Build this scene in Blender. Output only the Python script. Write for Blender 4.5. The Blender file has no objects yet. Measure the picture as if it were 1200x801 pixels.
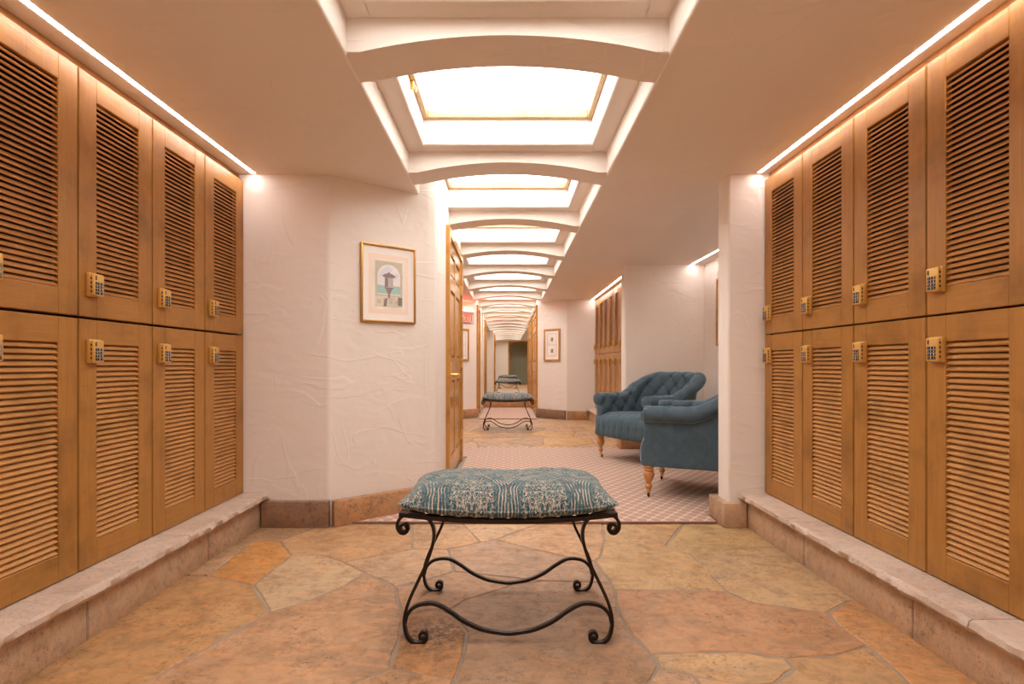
import bpy, bmesh, math, random
from mathutils import Vector, Matrix, Euler
random.seed(7)
C = bpy.context.scene.collection
PI = math.pi
CEIL = 2.18
LEDGE = 2.323
TOPW = 2.50

# ------------------------------------------------------------------ materials
def new_mat(name):
    m = bpy.data.materials.new(name); m.use_nodes = True
    nt = m.node_tree
    b = nt.nodes['Principled BSDF']
    return m, nt, b
def N(nt, t, **kw):
    n = nt.nodes.new(t)
    for k, v in kw.items(): setattr(n, k, v)
    return n
def L(nt, a, b): nt.links.new(a, b)
def setv(n, **kw):
    for k, v in kw.items(): n.inputs[k.replace('_', ' ')].default_value = v
def ramp(nt, stops, interp='LINEAR'):
    r = N(nt, 'ShaderNodeValToRGB'); r.color_ramp.interpolation = interp
    e = r.color_ramp.elements
    while len(e) < len(stops): e.new(0.5)
    for i, (p, c) in enumerate(stops):
        e[i].position = p
        e[i].color = (c, c, c, 1) if isinstance(c, (int, float)) else (*c, 1)
    return r
def mix(nt, fac, a, b, mode='MIX'):
    n = N(nt, 'ShaderNodeMix', data_type='RGBA', blend_type=mode)
    for sock, val in ((n.inputs[0], fac), (n.inputs[6], a), (n.inputs[7], b)):
        if hasattr(val, 'links'): L(nt, val, sock)
        elif isinstance(val, (int, float)): sock.default_value = val
        else: sock.default_value = (*val, 1)
    return n.outputs[2]
def math_n(nt, op, a, b=None, c=None):
    n = N(nt, 'ShaderNodeMath', operation=op)
    for i, v in enumerate((a, b, c)):
        if v is None: continue
        if hasattr(v, 'links'): L(nt, v, n.inputs[i])
        else: n.inputs[i].default_value = v
    return n.outputs[0]
def noise(nt, vec, scale, detail=3, rough=.5, dist=0):
    n = N(nt, 'ShaderNodeTexNoise'); setv(n, Scale=scale, Detail=detail, Roughness=rough, Distortion=dist)
    if vec is not None: L(nt, vec, n.inputs['Vector'])
    return n.outputs['Fac']
def bump(nt, b, h, strength, dist=.01, normal=None):
    n = N(nt, 'ShaderNodeBump'); setv(n, Strength=strength, Distance=dist); L(nt, h, n.inputs['Height'])
    if normal is not None: L(nt, normal, n.inputs['Normal'])
    if b is not None: L(nt, n.outputs[0], b.inputs['Normal'])
    return n.outputs[0]
def mapping(nt, vec, scale=(1, 1, 1), rot=(0, 0, 0), loc=(0, 0, 0)):
    n = N(nt, 'ShaderNodeMapping'); n.inputs['Scale'].default_value = scale
    n.inputs['Rotation'].default_value = rot; n.inputs['Location'].default_value = loc
    L(nt, vec, n.inputs['Vector']); return n.outputs[0]
def simple(name, col, rough=.5, metal=0.0, spec=.5, nscale=0, nstr=.1, var=.0):
    m, nt, b = new_mat(name)
    setv(b, Roughness=rough, Metallic=metal); b.inputs['Specular IOR Level'].default_value = spec
    b.inputs['Base Color'].default_value = (*col, 1)
    tc = N(nt, 'ShaderNodeTexCoord')
    if var:
        f = noise(nt, tc.outputs['Object'], 6, 4)
        L(nt, mix(nt, f, tuple(c*(1-var) for c in col), tuple(min(1, c*(1+var)) for c in col)), b.inputs['Base Color'])
    if nscale:
        bump(nt, b, noise(nt, tc.outputs['Object'], nscale, 3), nstr)
    return m

def make_plaster(name, col):
    m, nt, b = new_mat(name)
    tc = N(nt, 'ShaderNodeNewGeometry')
    v = tc.outputs['Position']
    big = noise(nt, v, 1.3, 3)
    L(nt, mix(nt, big, tuple(c*.95 for c in col), tuple(min(1, c*1.04) for c in col)), b.inputs['Base Color'])
    setv(b, Roughness=.62); b.inputs['Specular IOR Level'].default_value = .25
    # trowel work: flat skim plateaus with one crisp edge, in patches
    def skim(rot, sc, seed, lo=.50, w=.018):
        vm = mapping(nt, v, sc, rot, (seed, seed*.7, seed*.3))
        n1 = noise(nt, vm, 1.0, 2.0, .45, .35)
        r = ramp(nt, [(lo, 0), (lo+w, 1), (lo+w*3.2, .35), (min(1, lo+.22), 0)]); L(nt, n1, r.inputs[0])
        mk = ramp(nt, [(.46, 0), (.60, 1)]); L(nt, noise(nt, mapping(nt, v, (1, 1, 1), (0, 0, 0), (seed*2, 3, seed)), 2.2, 1), mk.inputs[0])
        return math_n(nt, 'MULTIPLY', r.outputs[0], mk.outputs[0])
    a = skim((.35, .5, .2), (1.5, 1.5, 4.6), 1.3)
    c = skim((.9, -.6, .4), (2.2, 2.2, 5.2), 5.1, .54)
    e = skim((-.5, .4, 1.1), (4.0, 4.0, 1.4), 9.4, .56)
    mid = noise(nt, mapping(nt, v, (1, 1, 1.7), (.4, .3, 0)), 3.0, 2, .5, .6)
    fine = noise(nt, v, 26, 4, .6)
    h = math_n(nt, 'ADD', math_n(nt, 'MULTIPLY', math_n(nt, 'ADD', math_n(nt, 'ADD', a, c), e), .19), math_n(nt, 'MULTIPLY', mid, .8))
    h = math_n(nt, 'ADD', h, math_n(nt, 'MULTIPLY', fine, .09))
    bump(nt, b, h, .55, .016)
    return m

def make_stone(name, tint_attr=True, base=None, k=1.0):
    m, nt, b = new_mat(name)
    geo = N(nt, 'ShaderNodeNewGeometry'); v = geo.outputs['Position']
    if tint_attr:
        at = N(nt, 'ShaderNodeAttribute', attribute_name='slab'); basec = at.outputs['Color']
    else:
        rgb = N(nt, 'ShaderNodeRGB'); rgb.outputs[0].default_value = (*base, 1); basec = rgb.outputs[0]
    vm = v
    if tint_attr:   # each slab gets its own piece of the noise
        va = N(nt, 'ShaderNodeVectorMath', operation='MULTIPLY_ADD'); L(nt, basec, va.inputs[0])
        va.inputs[1].default_value = (37, 91, 53); L(nt, v, va.inputs[2]); vm = va.outputs[0]
    n1 = noise(nt, vm, 3.0, 8, .66, .8)
    n2 = noise(nt, mapping(nt, vm, (1, 2.4, 1.6), (0, 0, .6)), 6, 8, .70, 1.4)
    n3 = noise(nt, vm, 60, 5, .75, .3)
    n4 = noise(nt, vm, 17, 6, .72, .5)
    r1 = ramp(nt, [(.36, 0), (.66, 1)]); L(nt, n1, r1.inputs[0])
    c = mix(nt, math_n(nt, 'MULTIPLY', r1.outputs[0], .85*k), basec, mix(nt, 1, basec, (.57, .51, .44), 'MULTIPLY'))
    r2 = ramp(nt, [(.42, 0), (.66, 1)]); L(nt, n2, r2.inputs[0])
    c = mix(nt, math_n(nt, 'MULTIPLY', r2.outputs[0], .75*k), c, mix(nt, 1, basec, (1.30, 1.08, .86), 'MULTIPLY'))
    r4 = ramp(nt, [(.50, 0), (.68, 1)]); L(nt, n4, r4.inputs[0])
    c = mix(nt, math_n(nt, 'MULTIPLY', r4.outputs[0], .55*k), c, mix(nt, 1, c, (.47, .40, .34), 'MULTIPLY'))
    dk = ramp(nt, [(.54, 0), (.64, 1)]); L(nt, n3, dk.inputs[0])
    mk = ramp(nt, [(.44, 0), (.58, 1)]); L(nt, noise(nt, vm, 3.6, 4, .6), mk.inputs[0])
    c = mix(nt, math_n(nt, 'MULTIPLY', math_n(nt, 'MULTIPLY', dk.outputs[0], mk.outputs[0]), .75*k), c, (.09, .05, .035))
    if tint_attr:
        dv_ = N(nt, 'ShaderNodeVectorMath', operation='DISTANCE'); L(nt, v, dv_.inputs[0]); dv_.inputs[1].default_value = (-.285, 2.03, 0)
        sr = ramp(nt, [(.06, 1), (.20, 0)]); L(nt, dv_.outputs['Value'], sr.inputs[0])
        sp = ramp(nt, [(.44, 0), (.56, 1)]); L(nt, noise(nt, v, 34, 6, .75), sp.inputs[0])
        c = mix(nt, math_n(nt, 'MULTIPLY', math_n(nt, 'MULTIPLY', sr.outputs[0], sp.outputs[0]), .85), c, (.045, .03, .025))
    L(nt, c, b.inputs['Base Color'])
    rr = ramp(nt, [(.3, .34), (.7, .58)]); L(nt, n4, rr.inputs[0]); L(nt, rr.outputs[0], b.inputs['Roughness'])
    b.inputs['Specular IOR Level'].default_value = .4
    h = math_n(nt, 'ADD', math_n(nt, 'MULTIPLY', n1, .8), math_n(nt, 'ADD', math_n(nt, 'MULTIPLY', n2, .6), math_n(nt, 'MULTIPLY', n4, .35)))
    h = math_n(nt, 'ADD', h, math_n(nt, 'MULTIPLY', n3, .10))
    bump(nt, b, h, .85, .014)
    return m

def make_wood(name, axis, light=(.49, .230, .052), dark=(.31, .130, .025), rough=.34):
    m, nt, b = new_mat(name)
    tc = N(nt, 'ShaderNodeTexCoord'); oi = N(nt, 'ShaderNodeObjectInfo')
    off = N(nt, 'ShaderNodeVectorMath', operation='SCALE'); off.inputs[0].default_value = (13.1, 7.7, 5.3)
    L(nt, oi.outputs['Random'], off.inputs['Scale'])
    add = N(nt, 'ShaderNodeVectorMath', operation='ADD'); L(nt, tc.outputs['Object'], add.inputs[0]); L(nt, off.outputs[0], add.inputs[1])
    sc = {'x': (1.2, 16, 16), 'y': (16, 1.2, 16), 'z': (16, 16, 1.2)}[axis]
    v = mapping(nt, add.outputs[0], sc)
    g = noise(nt, v, 1.6, 5, .6, 1.5)
    g2 = noise(nt, mapping(nt, add.outputs[0], tuple(s*5 for s in sc)), 1.6, 3, .6)
    blot = noise(nt, add.outputs[0], 5, 4, .6)
    c = mix(nt, g, dark, light)
    gr = ramp(nt, [(.3, 0), (.8, 1)]); L(nt, g2, gr.inputs[0])
    c = mix(nt, math_n(nt, 'MULTIPLY', gr.outputs[0], .22), c, tuple(d*.55 for d in dark))
    br = ramp(nt, [(.50, 0), (.74, 1)]); L(nt, blot, br.inputs[0])
    c = mix(nt, math_n(nt, 'MULTIPLY', br.outputs[0], .70), c, tuple(d*.55 for d in dark))
    L(nt, c, b.inputs['Base Color']); setv(b, Roughness=rough); b.inputs['Specular IOR Level'].default_value = .35
    saw = noise(nt, mapping(nt, add.outputs[0], {'x': (60, 7, 7), 'y': (7, 60, 7), 'z': (7, 7, 60)}[axis]), 1.5, 3, .6)
    bump(nt, b, math_n(nt, 'ADD', math_n(nt, 'ADD', g2, g), math_n(nt, 'MULTIPLY', saw, 1.3)), .16, .004)
    return m

PLASTER = make_plaster('trowelled_plaster', (.80, .725, .655))
STONE = make_stone('flagstone')
MORTAR = simple('mortar', (.30, .225, .165), .85, nscale=60, nstr=.4, var=.25)
CAPSTONE = make_stone('pink_cap_stone', False, (.60, .475, .385), .5)
RISER = make_stone('riser_stone', False, (.55, .385, .26), .75)
BASESTONE = make_stone('brown_base_stone', False, (.30, .19, .125))
BASESTONE2 = make_stone('tan_base_stone', False, (.50, .29, .15))
WOODV = make_wood('golden_wood_upright', 'z')
WOODH = make_wood('golden_wood_across', 'x')
WOODL = make_wood('golden_wood_slats_lit', 'x', (.62, .32, .115), (.52, .25, .08), .36)  # paler copy: overhead light on the slat faces is in the colour
WOODD = make_wood('carcass_wood', 'z', (.16, .065, .016), (.09, .035, .008), .6)
WOODY = make_wood('trim_wood_along', 'y', (.36, .15, .035), (.25, .09, .018))
DOORW = make_wood('varnished_door_wood', 'z', (.62, .31, .075), (.45, .19, .034), .16)
DOORH = make_wood('varnished_door_wood_across', 'y', (.62, .31, .075), (.45, .19, .034), .16)
LEGW = make_wood('turned_leg_wood', 'z', (.62, .30, .11), (.45, .19, .06), .3)
SKYW = make_wood('skylight_frame_wood', 'x', (.62, .42, .23), (.52, .33, .16), .4)
FRAMEW = make_wood('picture_wood', 'z', (.60, .33, .10), (.47, .22, .05), .3)
BRASS = simple('brass', (.78, .46, .13), .3, .85, nscale=80, nstr=.03)
GOLDM = simple('gold_frame', (.55, .29, .07), .32, .7, var=.2)
LOCKB = simple('gold_lock_body', (.66, .38, .10), .38, .45, var=.1)
BLACKP = simple('black_rubber', (.016, .015, .018), .5)
WHITEP = simple('white_print', (.75, .77, .82), .6)
IRON = simple('wrought_iron', (.030, .021, .017), .30, .75, nscale=90, nstr=.25)
DARKM = simple('dark_caster', (.03, .022, .018), .4, .6)
GAPSHADE = simple('gap_shade', (.012, .008, .006), .8)  # near black: the shade behind the louvers put into the colour
DIM = simple('dim_green_wall', (.52, .50, .36), .8, nscale=5, nstr=.1)
SHELFD = simple('dark_cloth', (.02, .02, .022), .8)

def emit(name, col, s):
    m, nt, b = new_mat(name); nt.nodes.remove(b)
    e = N(nt, 'ShaderNodeEmission'); e.inputs[0].default_value = (*col, 1); e.inputs[1].default_value = s
    L(nt, e.outputs[0], nt.nodes['Material Output'].inputs[0]); return m
SKYPANE = emit('bright_sky_pane', (1.0, .985, .96), 7.8)
LED = emit('led_diffuser', (1.0, .88, .845), 36.0)
EXITRED = emit('exit_red', (1.0, .06, .04), 170.0)
EXITLET = emit('exit_letters', (1.0, .14, .03), 1.3)

m, nt, b = new_mat('mirror_glass'); setv(b, Roughness=.0, Metallic=1.0); b.inputs['Base Color'].default_value = (.90, .90, .86, 1)
MIRROR = m
m, nt, b = new_mat('exit_acrylic'); b.inputs['Base Color'].default_value = (.95, .72, .70, 1); setv(b, Roughness=.15); b.inputs['Transmission Weight'].default_value = .35
ACRYL = m

def make_velvet():
    m, nt, b = new_mat('blue_velvet')
    tc = N(nt, 'ShaderNodeTexCoord'); v = tc.outputs['Object']
    n1 = noise(nt, v, 11, 6, .68, 1.0); n2 = noise(nt, v, 60, 3)
    lw = N(nt, 'ShaderNodeLayerWeight'); lw.inputs['Blend'].default_value = .35
    c = mix(nt, n1, (.030, .056, .076), (.115, .170, .205))
    L(nt, c, b.inputs['Base Color']); setv(b, Roughness=.8)
    b.inputs['Sheen Weight'].default_value = 1.0; b.inputs['Sheen Roughness'].default_value = .28
    b.inputs['Sheen Tint'].default_value = (.50, .68, .80, 1)
    b.inputs['Specular IOR Level'].default_value = .2
    bump(nt, b, math_n(nt, 'ADD', n1, math_n(nt, 'MULTIPLY', n2, .15)), .12, .01)
    return m
VELVET = make_velvet()
BUTTON = simple('velvet_button', (.16, .20, .23), .35)

def make_cushion_mat():
    m, nt, b = new_mat('teal_damask')
    tc = N(nt, 'ShaderNodeTexCoord'); v = tc.outputs['Object']
    sep = N(nt, 'ShaderNodeSeparateXYZ'); L(nt, v, sep.inputs[0])
    x, y = sep.outputs[0], sep.outputs[1]
    warp = N(nt, 'ShaderNodeTexNoise'); setv(warp, Scale=9.0, Detail=2.0); L(nt, v, warp.inputs['Vector'])
    wob = math_n(nt, 'MULTIPLY', math_n(nt, 'SUBTRACT', warp.outputs['Fac'], .5), .03)
    # medallions: ogee columns .26 m wide, bundles of fine arcs leaning out of each column foot
    P = .262
    u = math_n(nt, 'PINGPONG', math_n(nt, 'ADD', x, 5*P), P/2)          # distance to the column axis
    vy = math_n(nt, 'PINGPONG', math_n(nt, 'ADD', y, 5.0+.0), .25)
    # arcs: circles about (P/2 from axis, front)
    cx = math_n(nt, 'SUBTRACT', u, P*.5)
    cy = math_n(nt, 'MULTIPLY', math_n(nt, 'SUBTRACT', y, .02), .62)
    r = math_n(nt, 'SQRT', math_n(nt, 'ADD', math_n(nt, 'MULTIPLY', cx, cx), math_n(nt, 'MULTIPLY', cy, cy)))
    r = math_n(nt, 'ADD', r, wob)
    lines = math_n(nt, 'SINE', math_n(nt, 'MULTIPLY', r, 2*PI/.0118))
    lr = ramp(nt, [(.70, 0), (.88, 1)]); L(nt, math_n(nt, 'MULTIPLY_ADD', lines, .5, .5), lr.inputs[0])
    ringm = ramp(nt, [(.085, 0), (.10, 1), (.155, 1), (.17, 0)]); L(nt, r, ringm.inputs[0])
    brk = ramp(nt, [(.40, .15), (.52, 1)]); L(nt, noise(nt, v, 22, 3, .6), brk.inputs[0])
    bundle = math_n(nt, 'MULTIPLY', math_n(nt, 'MULTIPLY', lr.outputs[0], ringm.outputs[0]), brk.outputs[0])
    # scrollwork: thin crests of warped noise on a mirrored domain
    comb = N(nt, 'ShaderNodeCombineXYZ'); L(nt, u, comb.inputs[0]); L(nt, y, comb.inputs[1])
    def curl(scale, w, seed, dist):
        n1 = noise(nt, mapping(nt, comb.outputs[0], (1, 1, 1), (0, 0, 0), (seed, seed*.5, 0)), scale, 1.5, .5, dist)
        d = math_n(nt, 'ABSOLUTE', math_n(nt, 'SUBTRACT', n1, .5))
        rr = ramp(nt, [(w*.6, 1), (w, 0)]); L(nt, d, rr.inputs[0]); return rr.outputs[0]
    s1 = curl(42, .030, 2.0, 1.8); s2 = curl(74, .038, 7.0, .9)
    inner = ramp(nt, [(.075, 1), (.09, .25), (.15, .25), (.165, .8)]); L(nt, r, inner.inputs[0])
    sc = math_n(nt, 'MULTIPLY', math_n(nt, 'MAXIMUM', s1, math_n(nt, 'MULTIPLY', s2, .7)), inner.outputs[0])
    wv = noise(nt, v, 420, 1)
    fac = math_n(nt, 'MAXIMUM', bundle, sc)
    fac = math_n(nt, 'MULTIPLY', fac, math_n(nt, 'MULTIPLY_ADD', wv, .7, .5))
    tealn = noise(nt, v, 16, 4, .6)
    teal = mix(nt, tealn, (.005, .030, .040), (.028, .115, .140))
    c = mix(nt, fac, teal, (.62, .47, .35))
    L(nt, c, b.inputs['Base Color']); setv(b, Roughness=.75)
    b.inputs['Sheen Weight'].default_value = .22; b.inputs['Sheen Tint'].default_value = (.6, .85, .9, 1); b.inputs['Sheen Roughness'].default_value = .45
    b.inputs['Specular IOR Level'].default_value = .2
    bump(nt, b, math_n(nt, 'ADD', fac, math_n(nt, 'MULTIPLY', wv, .5)), .35, .002)
    return m
DAMASK = make_cushion_mat()

def make_rug():
    m, nt, b = new_mat('trellis_carpet')
    geo = N(nt, 'ShaderNodeNewGeometry'); sep = N(nt, 'ShaderNodeSeparateXYZ'); L(nt, geo.outputs['Position'], sep.inputs[0])
    wn = noise(nt, geo.outputs['Position'], 6, 2)
    w = math_n(nt, 'MULTIPLY', math_n(nt, 'SUBTRACT', wn, .5), .012)
    u = math_n(nt, 'MULTIPLY', math_n(nt, 'ADD', sep.outputs[0], w), 2*PI/.090)
    v = math_n(nt, 'MULTIPLY', math_n(nt, 'ADD', sep.outputs[1], w), 2*PI/.118)
    s = math_n(nt, 'ADD', math_n(nt, 'COSINE', u), math_n(nt, 'MULTIPLY', math_n(nt, 'COSINE', v), 1.0))
    s = math_n(nt, 'ADD', s, math_n(nt, 'MULTIPLY', math_n(nt, 'COSINE', math_n(nt, 'MULTIPLY', u, 2)), .07))
    d = math_n(nt, 'ABSOLUTE', s)
    r = ramp(nt, [(.20, 1), (.42, 0)]); L(nt, d, r.inputs[0])
    pile = noise(nt, geo.outputs['Position'], 260, 2)
    base = mix(nt, pile, (.40, .25, .19), (.52, .345, .27))
    c = mix(nt, math_n(nt, 'MULTIPLY', r.outputs[0], .72), base, (.76, .60, .48))
    L(nt, c, b.inputs['Base Color']); setv(b, Roughness=.95); b.inputs['Specular IOR Level'].default_value = .1
    bump(nt, b, math_n(nt, 'ADD', pile, r.outputs[0]), .4, .004)
    return m
CARPET = make_rug()
CARPETEDGE = simple('carpet_binding', (.22, .11, .08), .9)

# ------------------------------------------------------------------ mesh helpers
def finish(bm, smooth_angle=None):
    if smooth_angle:
        for f in bm.faces: f.smooth = True
def obj(name, bm, mats, parent=None, loc=None, angle=None, rec=True):
    if rec: bmesh.ops.recalc_face_normals(bm, faces=bm.faces)
    if angle is not None:
        for f in bm.faces: f.smooth = True
    me = bpy.data.meshes.new(name); bm.to_mesh(me); bm.free()
    if angle is not None: me.set_sharp_from_angle(angle=math.radians(angle))
    for mm in (mats if isinstance(mats, (list, tuple)) else [mats]): me.materials.append(mm)
    o = bpy.data.objects.new(name, me); C.objects.link(o)
    if parent: o.parent = parent
    if loc: o.location = loc
    return o
def box(bm, x0, x1, y0, y1, z0, z1, mi=0, bev=0, seg=1, M=None):
    r = bmesh.ops.create_cube(bm, size=1.0)
    vs = r['verts']
    for v in vs:
        v.co = Vector((x0 + (v.co.x+.5)*(x1-x0), y0 + (v.co.y+.5)*(y1-y0), z0 + (v.co.z+.5)*(z1-z0)))
    fs = set(f for v in vs for f in v.link_faces)
    for f in fs: f.material_index = mi
    if bev:
        es = list(set(e for v in vs for e in v.link_edges))
        g = bmesh.ops.bevel(bm, geom=es, offset=bev, segments=seg, profile=.5, affect='EDGES', clamp_overlap=True)
        for f in g['faces']: f.material_index = mi
        vs = list(set(vs) & set(bm.verts)) if False else list({v for f in g['faces'] for v in f.verts} | {v for f in fs if f.is_valid for v in f.verts})
    if M is not None:
        for v in vs: v.co = M @ v.co
    return vs
def prism(bm, pts, z0, z1, mi=0, bev=0, seg=2, only=None):
    a = [bm.verts.new((x, y, z0)) for x, y in pts]; t = [bm.verts.new((x, y, z1)) for x, y in pts]
    n = len(pts); fs = [bm.faces.new(list(reversed(a))), bm.faces.new(t)]
    vedges = []
    for i in range(n):
        fs.append(bm.faces.new((a[i], a[(i+1) % n], t[(i+1) % n], t[i])))
        vedges.append(bm.edges.get((a[i], t[i])))
    for f in fs: f.material_index = mi
    if bev:
        es = [vedges[i] for i in (only if only is not None else range(n))]
        g = bmesh.ops.bevel(bm, geom=es, offset=bev, segments=seg, profile=.5, affect='EDGES')
        for f in g['faces']: f.material_index = mi
def lathe(bm, prof, seg=20, M=None, mi=0):
    rings = []
    for r, z in prof:
        ring = []
        for k in range(seg):
            a = 2*PI*k/seg; p = Vector((r*math.cos(a), r*math.sin(a), z))
            ring.append(bm.verts.new(M @ p if M is not None else p))
        rings.append(ring)
    for i in range(len(rings)-1):
        for k in range(seg):
            f = bm.faces.new((rings[i][k], rings[i][(k+1) % seg], rings[i+1][(k+1) % seg], rings[i+1][k])); f.material_index = mi
    f = bm.faces.new(list(reversed(rings[0]))); f.material_index = mi
    f = bm.faces.new(rings[-1]); f.material_index = mi
def catmull(pts, n=8):
    P = [Vector(p) for p in pts]; out = []
    for i in range(len(P)-1):
        p0 = P[i-1] if i else P[0]*2-P[1]; p1, p2 = P[i], P[i+1]; p3 = P[i+2] if i+2 < len(P) else P[-1]*2-P[-2]
        for k in range(n):
            t = k/n
            out.append(.5*((2*p1)+(p2-p0)*t+(2*p0-5*p1+4*p2-p3)*t*t+(3*p1-p0-3*p2+p3)*t**3))
    out.append(P[-1]); return out
def sweep_strip(bm, pts, y0, y1, th, mi=0):
    """a flat bar of thickness th in the xz plane, standing from y0 to y1, along pts (x, z)"""
    rings = []
    for i, p in enumerate(pts):
        a = pts[max(0, i-1)]; c = pts[min(len(pts)-1, i+1)]
        d = (c-a).normalized(); nx, nz = -d.y, d.x
        h = th/2
        rings.append([bm.verts.new((p.x+nx*h*s, y, p.y+nz*h*s)) for s, y in ((1, y0), (1, y1), (-1, y1), (-1, y0))])
    for i in range(len(rings)-1):
        for k in range(4):
            bm.faces.new((rings[i][k], rings[i][(k+1) % 4], rings[i+1][(k+1) % 4], rings[i+1][k]))
    bm.faces.new(rings[0]); bm.faces.new(rings[-1])
def tube(bm, pts, r, seg=8, closed=False, mi=0):
    P = [Vector(p) for p in pts]; rings = []; n = len(P)
    for i in range(n):
        a = P[(i-1) % n] if closed or i else P[0]; c = P[(i+1) % n] if closed or i < n-1 else P[-1]
        d = (c-a).normalized(); up = Vector((0, 0, 1)) if abs(d.z) < .9 else Vector((1, 0, 0))
        s = d.cross(up).normalized(); t = s.cross(d)
        rings.append([bm.verts.new(P[i]+s*r*math.cos(2*PI*k/seg)+t*r*math.sin(2*PI*k/seg)) for k in range(seg)])
    for i in range(n if closed else n-1):
        A, B = rings[i], rings[(i+1) % n]
        for k in range(seg):
            f = bm.faces.new((A[k], A[(k+1) % seg], B[(k+1) % seg], B[k])); f.material_index = mi
    if not closed: bm.faces.new(rings[0]); bm.faces.new(rings[-1])
def struct(name, bm, mats, parent=None, angle=None, loc=None):
    o = obj(name, bm, mats, parent, loc, angle)
    if not parent: o['kind'] = 'structure'
    return o
def tag(o, label, cat, group=None):
    o['label'] = label; o['category'] = cat
    if group: o['group'] = group
    return o
def thing(name, label, cat, loc=(0, 0, 0), rz=0, group=None):
    o = bpy.data.objects.new(name, None); C.objects.link(o); o.empty_display_size = .1
    o.location = loc; o.rotation_euler = (0, 0, rz)
    return tag(o, label, cat, group)
def dup(root, loc, rz, label, group=None):
    def cp(o, parent):
        c = o.copy(); C.objects.link(c); c.parent = parent
        for ch in o.children: cp(ch, c)
        return c
    r = cp(root, None); r.location = loc; r.rotation_euler = (0, 0, rz); r['label'] = label
    if group: r['group'] = group
    return r
def nz(x, y, z=0):
    from mathutils import noise as mn
    return mn.noise(Vector((x, y, z)))

# ------------------------------------------------------------------ floor
VX, VY, F = 595.0, 427.0, 640.0
def gp(x, y):
    d = F/(y-VY); return ((x-VX)/F*d, d)
SL = {
 'left_big': ([(200,674),(245,674),(296.7,685),(316.7,716),(233,763),(167,800),(84,850),(-82,850)], (.56,.33,.15)),
 'strip': ([(198,674),(245,674),(295,634),(264,634)], (.55,.36,.21)),
 'orange': ([(245,674),(296.7,685),(341.7,650),(328.3,633.3),(295,634.3)], (.66,.34,.11)),
 'top_left': ([(295,634),(328,633),(363,620),(385,610),(302,610),(264,634)], (.53,.34,.19)),
 'u1': ([(328.3,633.3),(341.7,650),(377,650),(403,658),(440,651),(483,643),(481.7,611),(385,610),(363,620)], (.58,.36,.19)),
 'pale': ([(296.7,685),(341.7,650),(377,650),(403,658),(428,671),(400,687),(360,704),(316.7,716)], (.60,.43,.26)),
 'p7': ([(428,671),(403,658),(440,651),(483,643),(525,643),(532,669),(490,682),(463,687)], (.56,.37,.22)),
 'p8': ([(316.7,716),(360,704),(400,687),(428,671),(463,687),(467,707),(474,720),(467,750),(457,782),(413,800),(330,850),(84,850),(167,800),(233,763)], (.55,.33,.18)),
 'p9': ([(463,687),(490,682),(532,669),(600,676),(637,680),(603,684),(563,697),(546,702),(531,712),(510,713),(474,720),(467,707)], (.53,.32,.18)),
 'p10': ([(525,643),(563,635),(580,632),(663,652),(697,657),(716,682),(637,680),(600,676),(532,669)], (.50,.33,.21)),
 'p11': ([(481.7,611),(483,643),(525,643),(563,635),(540,611)], (.58,.37,.20)),
 'p12': ([(540,611),(563,635),(580,632),(637,611)], (.62,.42,.24)),
 'p13': ([(580,632),(663,652),(697,657),(703,652),(708,633),(706,611),(637,611)], (.58,.36,.19)),
 'stained': ([(474,720),(510,713),(532,722),(547,740),(543,767),(533,795),(457,782),(467,750)], (.55,.29,.12)),
 'brown': ([(510,713),(531,712),(546,702),(563,697),(603,684),(637,680),(716,682),(720,690),(725,717),(740,743),(763,765),(772,780),(760,800),(745,850),(500,850),(533,795),(543,767),(547,740),(532,722)], (.46,.29,.17)),
 'p16': ([(457,782),(533,795),(500,850),(330,850),(413,800)], (.56,.34,.18)),
 'p17': ([(708,633),(780,639),(808,647),(852,692),(720,690),(716,682),(697,657),(703,652)], (.57,.38,.19)),
 'p18': ([(706,611),(708,633),(780,639),(803,611)], (.60,.39,.20)),
 'p19': ([(803,611),(780,639),(808,647),(903,640),(940,640),(894,611)], (.56,.39,.19)),
 'p20': ([(808,647),(903,640),(940,640),(1042,703),(995,703),(970,717),(900,707),(877,703),(852,692)], (.55,.38,.21)),
 'p21': ([(720,690),(852,692),(877,703),(900,707),(970,717),(983,732),(1017,756),(977,767),(920,770),(860,762),(763,765),(740,743),(725,717)], (.53,.31,.17)),
 'p22': ([(995,703),(1042,703),(1280,850),(1085,850),(1067,801),(1053,787),(1017,756),(983,732),(970,717)], (.62,.34,.15)),
 'p23': ([(763,765),(860,762),(920,770),(930,783),(907,801),(873,801),(813,791),(772,780)], (.57,.38,.20)),
 'p24': ([(920,770),(977,767),(1017,756),(1053,787),(1067,801),(1085,850),(860,850),(907,801),(930,783)], (.54,.34,.17)),
 'p25': ([(772,780),(813,791),(820,801),(832,850),(745,850),(760,800)], (.58,.37,.22)),
 'p26': ([(813,791),(873,801),(907,801),(860,850),(832,850),(820,801)], (.53,.33,.18)),
}
def inset_poly(pts, d):
    n = len(pts); out = []
    A = sum(pts[i][0]*pts[(i+1) % n][1]-pts[(i+1) % n][0]*pts[i][1] for i in range(n))
    sgn = 1 if A > 0 else -1
    for i in range(n):
        p0, p1, p2 = Vector(pts[i-1]), Vector(pts[i]), Vector(pts[(i+1) % n])
        e1, e2 = (p1-p0), (p2-p1)
        if e1.length < 1e-6 or e2.length < 1e-6: out.append(tuple(p1)); continue
        e1.normalize(); e2.normalize()
        n1 = Vector((-e1.y, e1.x))*sgn; n2 = Vector((-e2.y, e2.x))*sgn
        b = (n1+n2)
        if b.length < .25: b = n1
        else: b = b.normalized()/max(.45, b.normalized().dot(n1))
        out.append(tuple(p1+b*d))
    return out
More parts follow.
